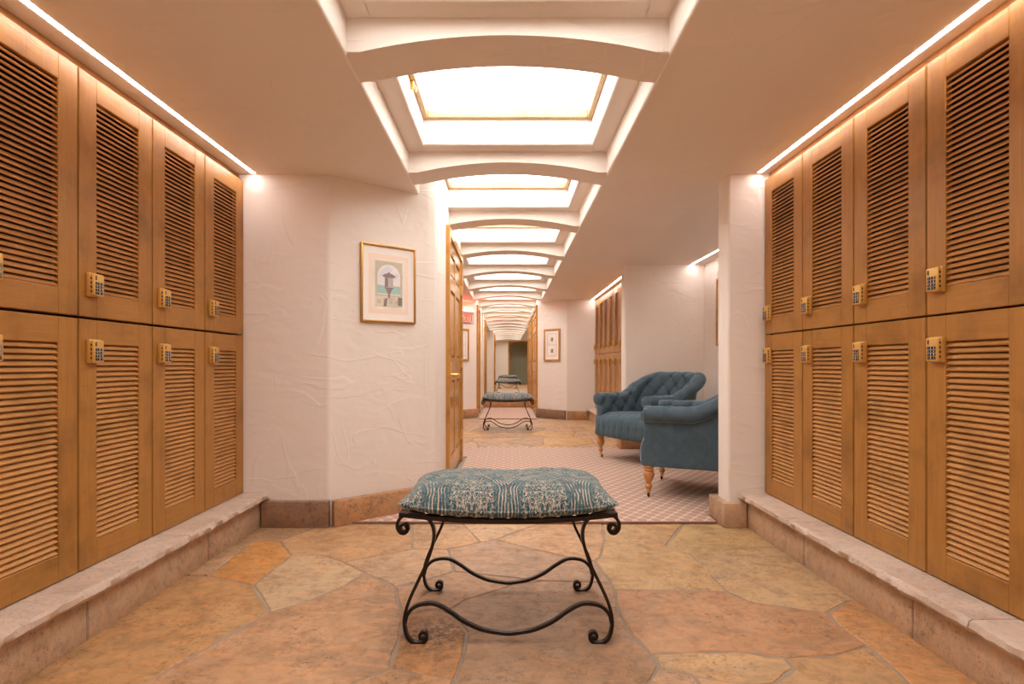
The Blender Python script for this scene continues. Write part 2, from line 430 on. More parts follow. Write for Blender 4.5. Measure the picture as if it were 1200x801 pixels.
def densify(pts, step=.035, amp=.007):
    out = []; n = len(pts)
    for i in range(n):
        a, c = Vector(pts[i]), Vector(pts[(i+1) % n]); k = max(1, int((c-a).length/step))
        d = (c-a); nrm = Vector((-d.y, d.x)).normalized() if d.length > 1e-6 else Vector((0, 0))
        for j in range(k):
            p = a+d*(j/k)
            w = math.sin(PI*j/k)
            p = p+nrm*amp*w*nz(p.x*9, p.y*9, 3.3)*1.6
            out.append((p.x, p.y))
    return out
def clip(poly, px, py, nx, ny):
    out = []; n = len(poly)
    for i in range(n):
        a, c = poly[i], poly[(i+1) % n]
        da = (a[0]-px)*nx+(a[1]-py)*ny; dc = (c[0]-px)*nx+(c[1]-py)*ny
        if da <= 0: out.append(a)
        if (da < 0 < dc) or (dc < 0 < da):
            t = da/(da-dc); out.append((a[0]+(c[0]-a[0])*t, a[1]+(c[1]-a[1])*t))
    return out
def voronoi(x0, x1, y0, y1, s):
    seeds = []
    ny = max(1, round((y1-y0)/s)); nx = max(1, round((x1-x0)/s))
    for j in range(ny):
        for i in range(nx):
            seeds.append((x0+(i+.5+random.uniform(-.38, .38)+(.25 if j % 2 else -.25))*(x1-x0)/nx, y0+(j+.5+random.uniform(-.36, .36))*(y1-y0)/ny))
    cells = []
    for a in seeds:
        poly = [(x0, y0), (x1, y0), (x1, y1), (x0, y1)]
        for c in seeds:
            if c is a: continue
            mx, my = (a[0]+c[0])/2, (a[1]+c[1])/2
            poly = clip(poly, mx, my, c[0]-a[0], c[1]-a[1])
            if len(poly) < 3: break
        if len(poly) >= 3: cells.append(poly)
    return cells
fb = bmesh.new(); lay = fb.verts.layers.float_color.new('slab')
mi_m = 1
for (x0, x1, y0, y1) in ((-2.6, 2.6, -4.6, 13.0),):
    vs = [fb.verts.new(p) for p in ((x0, y0, -.004), (x1, y0, -.004), (x1, y1, -.004), (x0, y1, -.004))]
    f = fb.faces.new(vs); f.material_index = 1
def slab(poly, col, jointw=.0055):
    p = inset_poly(poly, jointw); p = densify(p)
    inner = inset_poly(p, .003)
    A = [fb.verts.new((x, y, -.004)) for x, y in p]
    B = [fb.verts.new((x, y, -.0004)) for x, y in inner]
    n = len(A)
    for i in range(n):
        try: fb.faces.new((A[i], A[(i+1) % n], B[(i+1) % n], B[i]))
        except ValueError: pass
    fb.faces.new(B)
    for v in A+B: v[lay] = (col[0]*.90, col[1]*.90, col[2]*.92, 1)
for k, (pp, col) in SL.items():
    slab([gp(*q) for q in pp], col)
pal = [(.57,.35,.18), (.54,.36,.21), (.60,.36,.15), (.56,.38,.23), (.50,.31,.18), (.62,.40,.22)]
for cell in voronoi(-1.62, 1.62, -2.2, 1.505, .62): slab(cell, random.choice(pal))
for cell in voronoi(-1.9, 1.6, 6.3, 10.0, .62): slab(cell, random.choice(pal))
struct('floor', fb, [STONE, MORTAR])

# ------------------------------------------------------------------ ceiling with skylight wells
PER = 1.31; W0 = 2.305; WL = 1.09
wells = [(W0+PER*k, W0+PER*k+WL) for k in range(-3, 8)]       # last one ends at 12.565
MIRY = wells[-1][1]+(PER-WL)/2                                  # mirror on the axis of the last beam
cb = bmesh.new()
ya, yb = -4.5, 13.0
HW, IW = .615, .508
def soft(bm, x0, x1, y0, y1, z0, z1, r=.014): box(bm, x0, x1, y0, y1, z0, z1, 0, r, 3)
soft(cb, -3.2, -HW, ya, yb, CEIL, LEDGE+.02)
soft(cb, HW, 3.2, ya, yb, CEIL, LEDGE+.02)
def beam(y0, y1):
    n = 18; pts = []
    for i in range(n+1):
        x = -HW-.02+(2*HW+.04)*i/n
        t = min(1, abs(x)/HW)
        pts.append((x, CEIL+.001+.076*(1-t*t)))
    pts += [(HW+.02, LEDGE+.03), (-HW-.02, LEDGE+.03)]
    a = [cb.verts.new((x, y0, z)) for x, z in pts]; c = [cb.verts.new((x, y1, z)) for x, z in pts]
    m_ = len(pts); ring = []
    cb.faces.new(a); cb.faces.new(list(reversed(c)))
    for i in range(m_): cb.faces.new((a[i], c[i], c[(i+1) % m_], a[(i+1) % m_]))
    es = [cb.edges.get((v[i], v[i+1])) for v in (a, c) for i in range(n)]
    bmesh.ops.bevel(cb, geom=es, offset=.014, segments=3, profile=.5, affect='EDGES')
prev = wells[0][0]-(PER-WL)
beam(prev, wells[0][0])
soft(cb, -HW-.1, HW+.1, ya, prev+.02, CEIL, TOPW+.02)
for (y0, y1) in wells: beam(y1, y1+PER-WL)
LG = .10
soft(cb, -HW-.3, -IW, ya, yb, LEDGE, TOPW)
soft(cb, IW, HW+.3, ya, yb, LEDGE, TOPW)
for k, (y0, y1) in enumerate(wells):
    e = y1-LG; nxt = (wells[k+1][0]+LG) if k+1 < len(wells) else yb
    soft(cb, -IW-.03, IW+.03, e, nxt, LEDGE, TOPW)
soft(cb, -IW-.03, IW+.03, prev-.1, wells[0][0]+LG, LEDGE, TOPW)
struct('ceiling', cb, PLASTER, angle=40)
# skylights
for k, (y0, y1) in enumerate(wells):
    s0, s1 = y0+LG, y1-LG
    fr = bmesh.new(); fw = .030; z0, z1 = TOPW-.022, TOPW+.028
    box(fr, -IW-.0, -IW+fw, s0, s1, z0, z1, 0, .004); box(fr, IW-fw, IW, s0, s1, z0, z1, 0, .004)
    box(fr, -IW+fw, IW-fw, s1-fw, s1, z0, z1, 0, .004); box(fr, -IW+fw, IW-fw, s0, s0+fw, z0, z1, 0, .004)
    w = struct('window_%d' % (k+1), fr, SKYW)
    pb = bmesh.new(); box(pb, -IW-.05, IW+.05, s0-.05, s1+.05, TOPW+.029, TOPW+.036)
    obj('window_pane', pb, SKYPANE, w)
    if k >= 3:
        hb = bmesh.new()
        box(hb, -IW+.001, -IW+.02, (s0+s1)/2-.012, (s0+s1)/2+.012, TOPW-.065, TOPW-.022, 0, .004)
        tube(hb, [(-IW+.02, (s0+s1)/2, TOPW-.045), (-IW+.03, (s0+s1)/2, TOPW-.055), (-IW+.03, (s0+s1)/2-.01, TOPW-.085)], .004)
        obj('crank_handle', hb, BRASS, w)

# ------------------------------------------------------------------ walls
def rbox(name, pts, z1, only, bev=.045, z0=0, mat=PLASTER):
    bm = bmesh.new(); prism(bm, pts, z0, z1, 0, bev, 4, only); return struct(name, bm, mat, angle=40)
EY = 3.39
rbox('wall_left_front', [(-2.15, EY), (-1.112, EY), (-.56, 3.848), (-.516, 3.895), (-.502, 3.96), (-.502, 5.80), (-2.15, 5.80)], TOPW-.03, [1, 2, 3, 4, 5], .014)
rbox('wall_left', [(-2.35, -4.5), (-2.15, -4.5), (-2.15, 13.0), (-2.35, 13.0)], 2.3, [])
rbox('wall_left_back', [(-2.15, -2.2), (-1.66, -2.2), (-1.66, 1.215), (-2.15, 1.215)], CEIL+.02, [])
rbox('wall_right_back', [(1.61, -2.2), (2.5, -2.2), (2.5, 1.19), (1.61, 1.19)], CEIL+.02, [])
rbox('wall_right', [(2.5, -4.5), (2.7, -4.5), (2.7, 13.0), (2.5, 13.0)], 2.3, [])
rbox('wall_right_pillar', [(1.365, 3.385), (2.5, 3.385), (2.5, 3.555), (1.365, 3.555)], CEIL+.02, [0, 3], .02)
rbox('wall_right_alcove', [(2.32, 3.555), (2.5, 3.555), (2.5, 6.45), (2.32, 6.45)], CEIL+.02, [])
rbox('wall_right_middle', [(1.372, 6.45), (2.5, 6.45), (2.5, 6.63), (1.372, 6.63)], CEIL+.02, [0, 3], .035)
rbox('wall_right_far', [(.575, 10.40), (1.07, 9.92), (2.6, 9.92), (2.6, 13.0), (.575, 13.0)], TOPW-.03, [0, 1], .02)
rbox('wall_left_far', [(-.60, 10.42), (-.60, 13.0), (-2.15, 13.0), (-2.15, 9.95), (-1.10, 9.95)], TOPW-.03, [0, 4], .02)
rbox('wall_end', [(-.7, MIRY+.015), (.7, MIRY+.015), (.7, 13.0), (-.7, 13.0)], TOPW-.03, [])
# behind the camera: white wall on the left, dim doorway on the right
rbox('wall_back', [(-2.2, -2.4), (.02, -2.4), (.02, -2.2), (-2.2, -2.2)], CEIL+.03, [])
rbox('wall_back_right', [(1.05, -2.4), (2.5, -2.4), (2.5, -2.2), (1.05, -2.2)], CEIL+.03, [])
rbox('wall_back_far', [(-2.2, -3.4), (2.5, -3.4), (2.5, -3.25), (-2.2, -3.25)], CEIL+.03, [], mat=DIM)
db = bmesh.new()
for x in (.03, .97): box(db, x, x+.07, -2.42, -2.17, 0, 2.1, 0, .004)
box(db, .03, 1.04, -2.42, -2.17, 2.1, 2.17, 0, .004)
struct('trim_1', db, DOORW)

# ------------------------------------------------------------------ stone baseboards
def baseboard(name, runs):
    bm = bmesh.new()
    for (ax, ay, bx, by, h, t, mi, nseg) in runs:
        a, c = Vector((ax, ay, 0)), Vector((bx, by, 0)); d = (c-a); Ln = d.length; d.normalize()
        M = Matrix.Translation(a) @ Matrix.Rotation(math.atan2(d.y, d.x), 4, 'Z')
        for i in range(nseg):
            x0, x1 = Ln*i/nseg+.0015, Ln*(i+1)/nseg-.0015
            box(bm, x0, x1, -t, .004, 0, h+random.uniform(-.004, .004), mi if i % 2 == 0 else 1-mi, .005, 2, M)
    return struct(name, bm, [BASESTONE, BASESTONE2], angle=40)
baseboard('baseboard_left', [(-1.515, EY, -1.10, EY, .158, .045, 0, 1), (-1.094, EY, -.49, 3.885, .155, .045, 1, 1)])
bm = bmesh.new(); prism(bm, [(-.51, 3.88), (-.456, 3.89), (-.456, 4.36), (-.51, 4.36)], 0, .155, 0, .005, 1)
struct('baseboard_left_hall', bm, BASESTONE2)
bm = bmesh.new()
box(bm, 1.325, 1.468, 3.345, 3.60, 0, .150, 0, .008, 2)
box(bm, 1.47, 2.3, 3.545, 3.60, 0, .150, 1, .006, 2)
struct('baseboard_right_pillar', bm, [RISER, BASESTONE], angle=40)
bm = bmesh.new()
box(bm, 1.328, 1.70, 6.405, 6.68, 0, .125, 0, .006, 2); box(bm, 1.703, 2.32, 6.405, 6.45, 0, .125, 1, .006, 2)
box(bm, 2.275, 2.325, 3.60, 6.40, 0, .125, 0, .006, 2)
struct('baseboard_right_alcove', bm, [BASESTONE2, BASESTONE], angle=40)
baseboard('baseboard_right_far', [(.56, 10.415, 1.06, 9.93, .165, .045, 0, 1), (1.07, 9.92, 1.45, 9.92, .16, .045, 1, 1)])
baseboard('baseboard_left_far', [(-1.09, 9.96, -.592, 10.43, .165, .045, 1, 1), (-2.1, 9.95, -1.1, 9.95, .165, .045, 1, 1)])
bm = bmesh.new(); box(bm, -.56, .03, MIRY-.05, MIRY+.01, 0, .185, 0, .005, 2); box(bm, .033, .565, MIRY-.05, MIRY+.01, 0, .185, 0, .005, 2)
struct('baseboard_end', bm, [BASESTONE2, BASESTONE], angle=40)

# ------------------------------------------------------------------ stone steps under the lockers
def step(name_no, sx, wall, y0, y1, capx, risx, h, seams_cap, seams_ris):
    """sx = +1: step on the left (front faces +x); -1: on the right"""
    bm = bmesh.new()
    def clamp(a, c): return (min(a, c), max(a, c))
    ys = [y0]+seams_ris+[y1]
    for a, c in zip(ys[:-1], ys[1:]):
        x0, x1 = clamp(wall, risx)
        box(bm, x0, x1, a+.005, c-.005, -.002, h-.043, 1, .006, 2)
    x0, x1 = clamp(wall, risx-sx*.006); box(bm, x0, x1, y0, y1, -.003, h-.046, 2)
    ys = [y0]+seams_cap+[y1]
    for a, c in zip(ys[:-1], ys[1:]):
        n = max(3, int((c-a)/.018)); rows = []
        prof = [(0, .048), (0, .0), (1, .004), (1.0, .024), (1, .046)]
        for i in range(n+1):
            y = a+.002+(c-a-.004)*i/n
            j1 = nz(y*14, 1.1+name_no)*.014+nz(y*42, 4.2)*.010; j2 = nz(y*17, 8.1+name_no)*.012+nz(y*50, 2.2)*.011; j3 = nz(y*11, 5.5)*.004
            xi = wall
            row = [(xi, h-.045), (xi, h), (capx+sx*(j1-.014), h+.0), (capx+sx*(j1-.003), h-.007+j3), (capx+sx*(j2+.001), h-.026), (capx+sx*(j2-.010), h-.040+j3), (capx-sx*.035, h-.045)]
            rows.append([bm.verts.new((x, y, z)) for x, z in row])
        m_ = len(rows[0])
        for i in range(n):
            for k in range(m_): bm.faces.new((rows[i][k], rows[i+1][k], rows[i+1][(k+1) % m_], rows[i][(k+1) % m_]))
        bm.faces.new(rows[0]); bm.faces.new(rows[-1])
    return struct('trim_%d' % name_no, bm, [CAPSTONE, RISER, MORTAR], angle=35)
XL, XR = -1.637, 1.587
step(2, +1, -1.95, -2.2, EY-.002, -1.478, -1.522, .205, [.2, 1.52, 2.55], [.4, 1.98, 2.78])
step(3, -1, 1.90, -2.2, 3.383, 1.43, 1.473, .208, [.4, 1.70, 2.75], [.6, 1.99, 2.72])
step(4, -1, 1.90, 6.69, 9.918, 1.43, 1.473, .208, [7.9, 9.0], [7.6, 8.7])

# ------------------------------------------------------------------ lockers
LW = .4345
SPLIT = 1.183
def make_locker(h, lock_z, label):
    t = thing('locker', label, 'locker', group='slatted wooden lockers')
    g = .0035; w = LW
    bm = bmesh.new()            # carcass
    for a in ((.002, .016, .030, .30, .002, h-.002), (w-.016, w-.002, .030, .30, .002, h-.002), (.016, w-.016, .045, .30, .002, .016), (.016, w-.016, .045, .30, h-.016, h-.002), (.016, w-.016, .285, .30, .016, h-.016)):
        box(bm, *a)
    obj('carcass', bm, WOODD, t)
    st, rl = .090, .096
    bm = bmesh.new(); bv = .0028
    box(bm, g, g+st, 0, .026, g, h-g, 0, bv); box(bm, w-g-st, w-g, 0, .026, g, h-g, 0, bv)
    box(bm, g+st-.002, w-g-st+.002, .0004, .0255, g, g+rl, 1, bv); box(bm, g+st-.002, w-g-st+.002, .0004, .0255, h-g-rl, h-g, 1, bv)
    d = obj('door', bm, [WOODV, WOODH], t, angle=30)
    bm = bmesh.new()
    z0, z1 = g+rl, h-g-rl; n = 36; p = (z1-z0)/n
    for i in range(n):
        zc = z0+p*(i+.5)
        M = Matrix.Translation((0, .0120, zc)) @ Matrix.Rotation(math.radians(40), 4, 'X')   # outer edge low
        box(bm, g+st-.004, w-g-st+.004, -.0112, .0112, -.0031, .0031, 0, 0, 1, M)
    obj('louvers', bm, WOODL, d)
    bm = bmesh.new(); box(bm, g+st-.01, w-g-st+.01, .0262, .029, z0-.01, z1+.01)  # added black sheet in place of the shade seen between the slats
    obj('louver_gap_shade', bm, GAPSHADE, d)
    # keypad lock on the left-hand stile, just over the edge of the louvers
    x0, x1 = .036, .094; zc = lock_z; hh = .044; dp = .030
    bm = bmesh.new()
    box(bm, x0, x1, -dp, -.004, zc-hh, zc+hh, 0, .006, 3)
    box(bm, x0-.002, x1+.002, -dp*.55, 0, zc-hh-.002, zc+hh+.003, 0, .003, 2)
    for k in range(4): box(bm, x0-.0006, x0+.002, -dp*.80, -dp*.62, zc-.030+k*.017, zc-.022+k*.017, 1); box(bm, x1-.002, x1+.0006, -dp*.80, -dp*.62, zc-.030+k*.017, zc-.022+k*.017, 1)
    lk = obj('keypad_lock', bm, [LOCKB, BLACKP], t, angle=40)
    bm = bmesh.new()
    for r in range(4):
        for c in range(3):
            kx = x0+.010+c*.0135; kz = zc+.012-r*.0125
            box(bm, kx, kx+.0115, -dp-.0025, -dp+.002, kz-.0105, kz-.0005, 0, .001)
    obj('keys', bm, BLACKP, lk)
    bm = bmesh.new()
    SEG = {'1': 'bc', '2': 'abged', '3': 'abgcd', '4': 'fgbc', '5': 'afgcd', '6': 'afgedc', '7': 'abc', '8': 'abcdefg', '9': 'abfgcd', '0': 'abcdef'}
    for q, ch in enumerate(['1', '2', '3', '4', '5', '6', '7', '8', '9', None, '0', None]):
        r, c = divmod(q, 3); kx = x0+.010+c*.0135+.0036; kz = zc+.012-r*.0125-.0090; a, e, th = .0042, .0034, .0010
        if ch is None: box(bm, kx, kx+a, -dp-.0029, -dp-.002, kz+e-.0006, kz+e+.0006); continue
        for s in SEG[ch]:
            bx = {'a': (0, a, 2*e, 2*e+th), 'g': (0, a, e, e+th), 'd': (0, a, 0, th), 'f': (0, th, e, 2*e), 'e': (0, th, 0, e), 'b': (a-th, a, e, 2*e), 'c': (a-th, a, 0, e)}[s]
            box(bm, kx+bx[0], kx+bx[1], -dp-.0029, -dp-.002, kz+bx[2], kz+bx[3])
    obj('key_numbers', bm, WHITEP, lk)
    bm = bmesh.new(); box(bm, x0+.010, x0+.017, -dp-.001, -dp+.002, zc+.019, zc+.036, 0, .001)
    obj('indicator_window', bm, BLACKP, lk)
    return t
HU, HLo = 2.140-SPLIT, SPLIT-.209
ORD = ['', 'second', 'third', 'fourth', 'fifth', 'sixth', 'seventh']
def loc_label(tier, row, i):
    side = {'L': 'left', 'R': 'right', 'F': 'distant right'}[row]
    if row == 'F':
        pos = 'against the angled end wall' if i == 0 else '%s from its far end' % ORD[i]
    else:
        pos = ('beside the plaster end wall' if row == 'L' else 'beside the plaster pillar') if i == 0 else '%s from the plaster %s' % (ORD[i], 'end wall' if row == 'L' else 'pillar')
    return '%s slatted wooden locker of the %s row, %s' % (tier, side, pos)
U0 = make_locker(HU, .128, 'x'); L0 = make_locker(HLo, HLo-.128, 'x')
first = {'upper': U0, 'lower': L0}; used = set()
def place(tier, row, i, loc, rz):
    lb = loc_label(tier, row, i); gr = {'L': 'lockers of the left row', 'R': 'lockers of the right row', 'F': 'lockers of the distant right row'}[row]
    if tier not in used:
        o = first[tier]; used.add(tier); o.location = loc; o.rotation_euler = (0, 0, rz); o['label'] = lb; o['group'] = gr
    else: dup(first[tier], loc, rz, lb, gr)
for i in range(5):
    y = EY-.003-LW*(i+1)
    place('upper', 'L', i, (XL, y, SPLIT), PI/2); place('lower', 'L', i, (XL, y, .206), PI/2)
for i in range(5):
    y = 3.376-LW*i
    place('upper', 'R', i, (XR, y, SPLIT), -PI/2); place('lower', 'R', i, (XR, y, .209), -PI/2)
for i in range(7):
    y = 9.915-LW*i
    place('upper', 'F', i, (XR, y, SPLIT), -PI/2); place('lower', 'F', i, (XR, y, .209), -PI/2)
# wooden fascia above the locker doors, and the backs of the locker bays
for no, (x0, x1, y0, y1) in enumerate(((XL-.09, XL-.030, 1.2, EY-.002), (XR+.030, XR+.09, 1.2, 3.38), (XR+.030, XR+.09, 6.63, 9.918))):
    bm = bmesh.new(); box(bm, x0, x1, y0, y1, 2.1405, CEIL+.001, 0, .003); struct('trim_%d' % (5+no), bm, WOODY)

# ------------------------------------------------------------------ light strips
def led(x, y0, y1, label):
    bm = bmesh.new(); box(bm, x-.011, x+.011, y0, y1, CEIL-.0012, CEIL+.004)
    o = obj('light_strip', bm, LED); tag(o, label, 'light', 'ceiling light strips')
led(-1.568, 0.2, EY-.02, 'straight white light strip in the ceiling above the left lockers')
led(1.548, 0.2, 3.36, 'straight white light strip in the ceiling above the right lockers')
led(2.17, 3.60, 6.43, 'white light strip in the ceiling over the armchair alcove')
led(1.535, 6.66, 9.90, 'white light strip above the distant right-hand lockers')

# ------------------------------------------------------------------ carpets
def carpet(name, pts, label, edge):
    bm = bmesh.new(); prism(bm, pts, .0002, .011, 0)
    o = obj(name, bm, CARPET); tag(o, label, 'carpet')
    if edge:
        bm = bmesh.new(); box(bm, edge[0], edge[1], edge[2]-.012, edge[2]+.002, .0002, .014, 0, .003)
        obj('binding', bm, CARPETEDGE, o)
carpet('carpet', [(-.985, 3.44), (1.318, 3.44), (1.318, 3.62), (2.26, 3.62), (2.26, 6.39), (1.315, 6.39), (1.315, 6.53), (-1.8, 6.53), (-1.8, 5.88), (-.44, 5.88), (-.44, 3.90)],
       'pinkish brown trellis patterned carpet under the two armchairs', (-.985, 1.318, 3.44))
carpet('carpet', [(-.53, 9.99), (.53, 9.99), (.53, 12.60), (-.53, 12.60)], 'pale carpet strip running up the corridor to the end mirror', (-.53, .53, 9.99))

# ------------------------------------------------------------------ mirror at the end of the corridor
bm = bmesh.new(); box(bm, -.575, .57, MIRY-.012, MIRY+.012, .19, 2.30)
tag(obj('wall_mirror', bm, MIRROR), 'frameless tall mirror closing the far end of the corridor', 'mirror')

# ------------------------------------------------------------------ panelled doors
def panel_door(no, x, y0, y1, sx, top, handle_y, detail=True, casing=.075):
    """door on a wall plane x, seen from side sx"""
    r = bmesh.new()
    def bx(bm, a, c, d0, d1, z0, z1, mi=0, bev=.004):
        p, q = x+sx*d0, x+sx*d1; box(bm, min(p, q), max(p, q), a, c, z0, z1, mi, bev, 1)
    ly0, ly1 = y0+casing, y1-casing; lt = top-casing
    st = .115; mid = (ly0+ly1)/2
    bx(r, ly0, ly1, -.02, .001, .03, lt, 0, 0)
    for a, c in ((ly0, ly0+st), (mid-.05, mid+.05), (ly1-st, ly1)): bx(r, a, c, .0, .018, .03, lt)
    for z0, z1 in ((.03, .20), (.86, 1.06), (lt-.42, lt-.30), (lt-.11, lt)): bx(r, ly0+st-.004, ly1-st+.004, .0, .0175, z0, z1, 1)
    for a, c in ((ly0+st, mid-.05), (mid+.05, ly1-st)):
        for z0, z1 in ((.20, .86), (1.06, lt-.42), (lt-.30, lt-.11)):
            bx(r, a+.02, c-.02, 0, .012, z0+.02, z1-.02, 0, .010)
    d = struct('door_%d' % no, r, [DOORW, DOORH], angle=30)
    cz = bmesh.new()
    bx(cz, y0, y0+casing, -.01, .034, 0, top); bx(cz, y1-casing, y1, -.01, .034, 0, top); bx(cz, y0+casing, y1-casing, -.01, .034, top-casing, top, 1)
    obj('door_casing', cz, [DOORW, DOORH], d, angle=30)
    if detail:
        hb = bmesh.new()
        bx(hb, handle_y-.03, handle_y+.03, .018, .024, .80, 1.02, 0, .003)
        tube(hb, [(x+sx*.022, handle_y, .915), (x+sx*.075, handle_y, .915), (x+sx*.08, handle_y+.015, .915), (x+sx*.08, handle_y+.11, .912)], .010)
        obj('door_handle', hb, BRASS, d, angle=50)
        for hz in (.28, 1.02, 1.76):
            hb = bmesh.new(); tube(hb, [(x+sx*.026, ly1+.004, hz-.05), (x+sx*.026, ly1+.004, hz+.05)], .008); bx(hb, ly1-.03, ly1+.03, .018, .0355, hz-.045, hz+.045, 0, .001)
            obj('hinge', hb, BRASS, d)
    return d
panel_door(1, -.502, 4.43, 5.72, +1, 2.135, 4.62)
panel_door(2, .575, 10.46, 12.50, -1, 2.15, 12.3, False)
panel_door(3, -.60, 10.50, 11.40, +1, 2.15, 10.7, False)

# ------------------------------------------------------------------ pictures
def picture(name, label, centre, rz, w, h, fw, fmat, art, glass=False):
    """local: x right, z up, front faces -y, back at y = 0"""
    t = thing(name, label, 'picture', centre, rz)
    bm = bmesh.new(); d = .024
    box(bm, -w/2, -w/2+fw, -d, -.001, -h/2, h/2, 0, .003, 2); box(bm, w/2-fw, w/2, -d, -.001, -h/2, h/2, 0, .003, 2)
    box(bm, -w/2+fw-.002, w/2-fw+.002, -d+.0005, -.001, -h/2, -h/2+fw, 0, .003, 2); box(bm, -w/2+fw-.002, w/2-fw+.002, -d+.0005, -.001, h/2-fw, h/2, 0, .003, 2)
    obj('frame', bm, fmat, t, angle=40)
    bm = bmesh.new(); box(bm, -w/2+fw-.001, w/2-fw+.001, -.012, -.002, -h/2+fw-.001, h/2-fw+.001)
    obj('mat_board', bm, MATW, t)
    art(t)
    return t
MATW = simple('mat_board_white', (.86, .80, .74), .7)
PEACH = simple('mat_peach_line', (.86, .68, .56), .7)
def flat(bm, pts, lvl, mi):
    vs = [bm.verts.new((x, -.0122-.0002*lvl, z)) for x, z in pts]; f = bm.faces.new(vs); f.material_index = mi
def rect(x0, x1, z0, z1): return [(x0, z0), (x1, z0), (x1, z1), (x0, z1)]
INK = {k: simple('print_'+k, c, .8, var=.25) for k, c in dict(paper=(.80, .74, .66), stone=(.56, .50, .38), sky=(.66, .66, .74), cloud=(.78, .74, .72), sea=(.36, .54, .48), urn=(.26, .20, .20), urnlight=(.50, .43, .40), dark=(.24, .19, .17), green=(.50, .49, .34), wall=(.68, .61, .49), pink=(.72, .38, .36), brown=(.14, .09, .06)).items()}
IK = list(INK)
def fountain_art(t):
    bm = bmesh.new()
    def ringf(x, z, lvl, mi, b): # rectangle ring
        flat(bm, rect(-x, x, -z, z), lvl, mi)
    bm2 = bmesh.new()
    flat(bm2, rect(-.145, .145, -.198, .192), .5, 0); obj('mat_line', bm2, PEACH, t, rec=False)
    K = IK.index
    flat(bm, rect(-.122, .122, -.170, .168), 1, K('paper'))
    x0, x1, z0, z1 = -.100, .100, -.150, .150
    flat(bm, rect(x0, x1, z0, z1), 2, K('stone'))
    arch = [(-.085, -.075)]+[(.085*math.cos(a), .045+.085*math.sin(a)) for a in [PI-PI*i/20 for i in range(21)]]+[(.085, -.075)]
    flat(bm, arch[::-1], 3, K('cloud'))
    flat(bm, [(-.08, .04), (-.05, .09), (-.01, .115), (.03, .10), (.0, .07), (-.04, .055)][::-1], 4, K('sky'))
    flat(bm, [(.03, .02), (.07, .06), (.06, .08), (.02, .05)], 4, K('sky'))
    flat(bm, rect(-.085, .085, -.065, -.010), 4, K('sea'))
    for i in range(9):
        a = PI*(i+.5)/9; c, s = math.cos(a), math.sin(a); r0, r1 = .090, .102
        flat(bm, [(r0*math.cos(a-.06), .045+r0*math.sin(a-.06)), (r1*math.cos(a-.06), .045+r1*math.sin(a-.06)), (r1*math.cos(a+.06), .045+min(.104, r1*math.sin(a+.06))), (r0*math.cos(a+.06), .045+r0*math.sin(a+.06))], 5, K('green'))
    flat(bm, rect(-.10, .10, -.145, -.080), 5, K('wall')); flat(bm, rect(-.10, .10, -.083, -.070), 6, K('stone'))
    for i in range(4): flat(bm, rect(-.085+.042*i, -.055+.042*i, -.132, -.104), 7, K('stone'))
    flat(bm, rect(.066, .098, -.140, -.084), 8, K('dark'))
    # urn fountain
    flat(bm, [(-.050, .052), (-.030, .043), (.032, .043), (.052, .052), (.030, .066), (.010, .072), (.0, .082), (-.010, .072), (-.030, .066)], 9, K('urn'))
    flat(bm, [(-.033, -.022), (.033, -.022), (.028, .043), (-.028, .043)], 9, K('urnlight')); flat(bm, rect(-.030, -.008, -.02, .042), 10, K('urn'))
    flat(bm, [(-.036, -.022), (-.020, -.040), (-.006, -.070), (.006, -.070), (.020, -.040), (.036, -.022)], 10, K('urn'))
    flat(bm, rect(-.007, .007, -.100, -.068), 10, K('urn')); flat(bm, [(-.045, -.100), (.045, -.100), (.040, -.092), (-.040, -.092)], 11, K('urnlight'))
    flat(bm, [(-.042, -.15), (-.018, -.15), (-.012, -.098), (-.032, -.098)], 12, K('dark'))
    obj('print', bm, [INK[k] for k in IK], t, rec=False)
def motif_art(w, h):
    def f(t):
        bm = bmesh.new(); K = IK.index
        flat(bm, rect(-w*.30, w*.30, -h*.36, h*.36), 1, K('pink')); flat(bm, rect(-w*.27, w*.27, -h*.345, h*.345), 2, K('paper'))
        flat(bm, rect(-w*.30, w*.30, -.004, .004), 3, K('pink'))
        for s in (.17, -.18):
            flat(bm, [(-.026, h*s-.030), (.026, h*s-.034), (.030, h*s+.024), (.008, h*s+.036), (-.024, h*s+.026)], 4, K('brown'))
            flat(bm, [(-.012, h*s-.012), (.012, h*s-.012), (.010, h*s+.012), (-.010, h*s+.012)], 5, K('green'))
        obj('print', bm, [INK[k] for k in IK], t, rec=False)
    return f
a = Vector((-1.112, EY)); dv = Vector((.604, .505)); c = a+dv*.515
ang = math.atan2(dv.y, dv.x)
nrm = Vector((math.sin(ang), -math.cos(ang)))
c = c+nrm*.002
picture('framed_picture', 'gold framed watercolour print of an urn fountain on the angled left wall', (c.x, c.y, 1.535), ang, .400, .511, .012, GOLDM, fountain_art)
dv2 = Vector((.495, -.48)); c2 = Vector((.575, 10.40))+dv2*.515; an2 = math.atan2(dv2.y, dv2.x); n2 = Vector((math.sin(an2), -math.cos(an2))); c2 = c2+n2*.002
picture('framed_picture', 'wood framed print of two small motifs on the angled wall right of the corridor', (c2.x, c2.y, 1.365), an2, .385, .60, .034, FRAMEW, motif_art(.385, .60))
dv3 = Vector((.50, .47)); c3 = Vector((-.60, 10.42))-dv3*.56; an3 = math.atan2(dv3.y, dv3.x); n3 = Vector((math.sin(an3), -math.cos(an3))); c3 = c3+n3*.002
picture('framed_picture', 'wood framed print below the exit sign, partly hidden by the panelled door', (c3.x, c3.y, 1.37), an3, .385, .60, .034, FRAMEW, motif_art(.385, .60))
picture('framed_picture', 'tall wood framed picture on the alcove wall, mostly hidden behind the pillar', (2.318, 5.72, 1.575), -PI/2, .62, .74, .035, FRAMEW, motif_art(.62, .74))

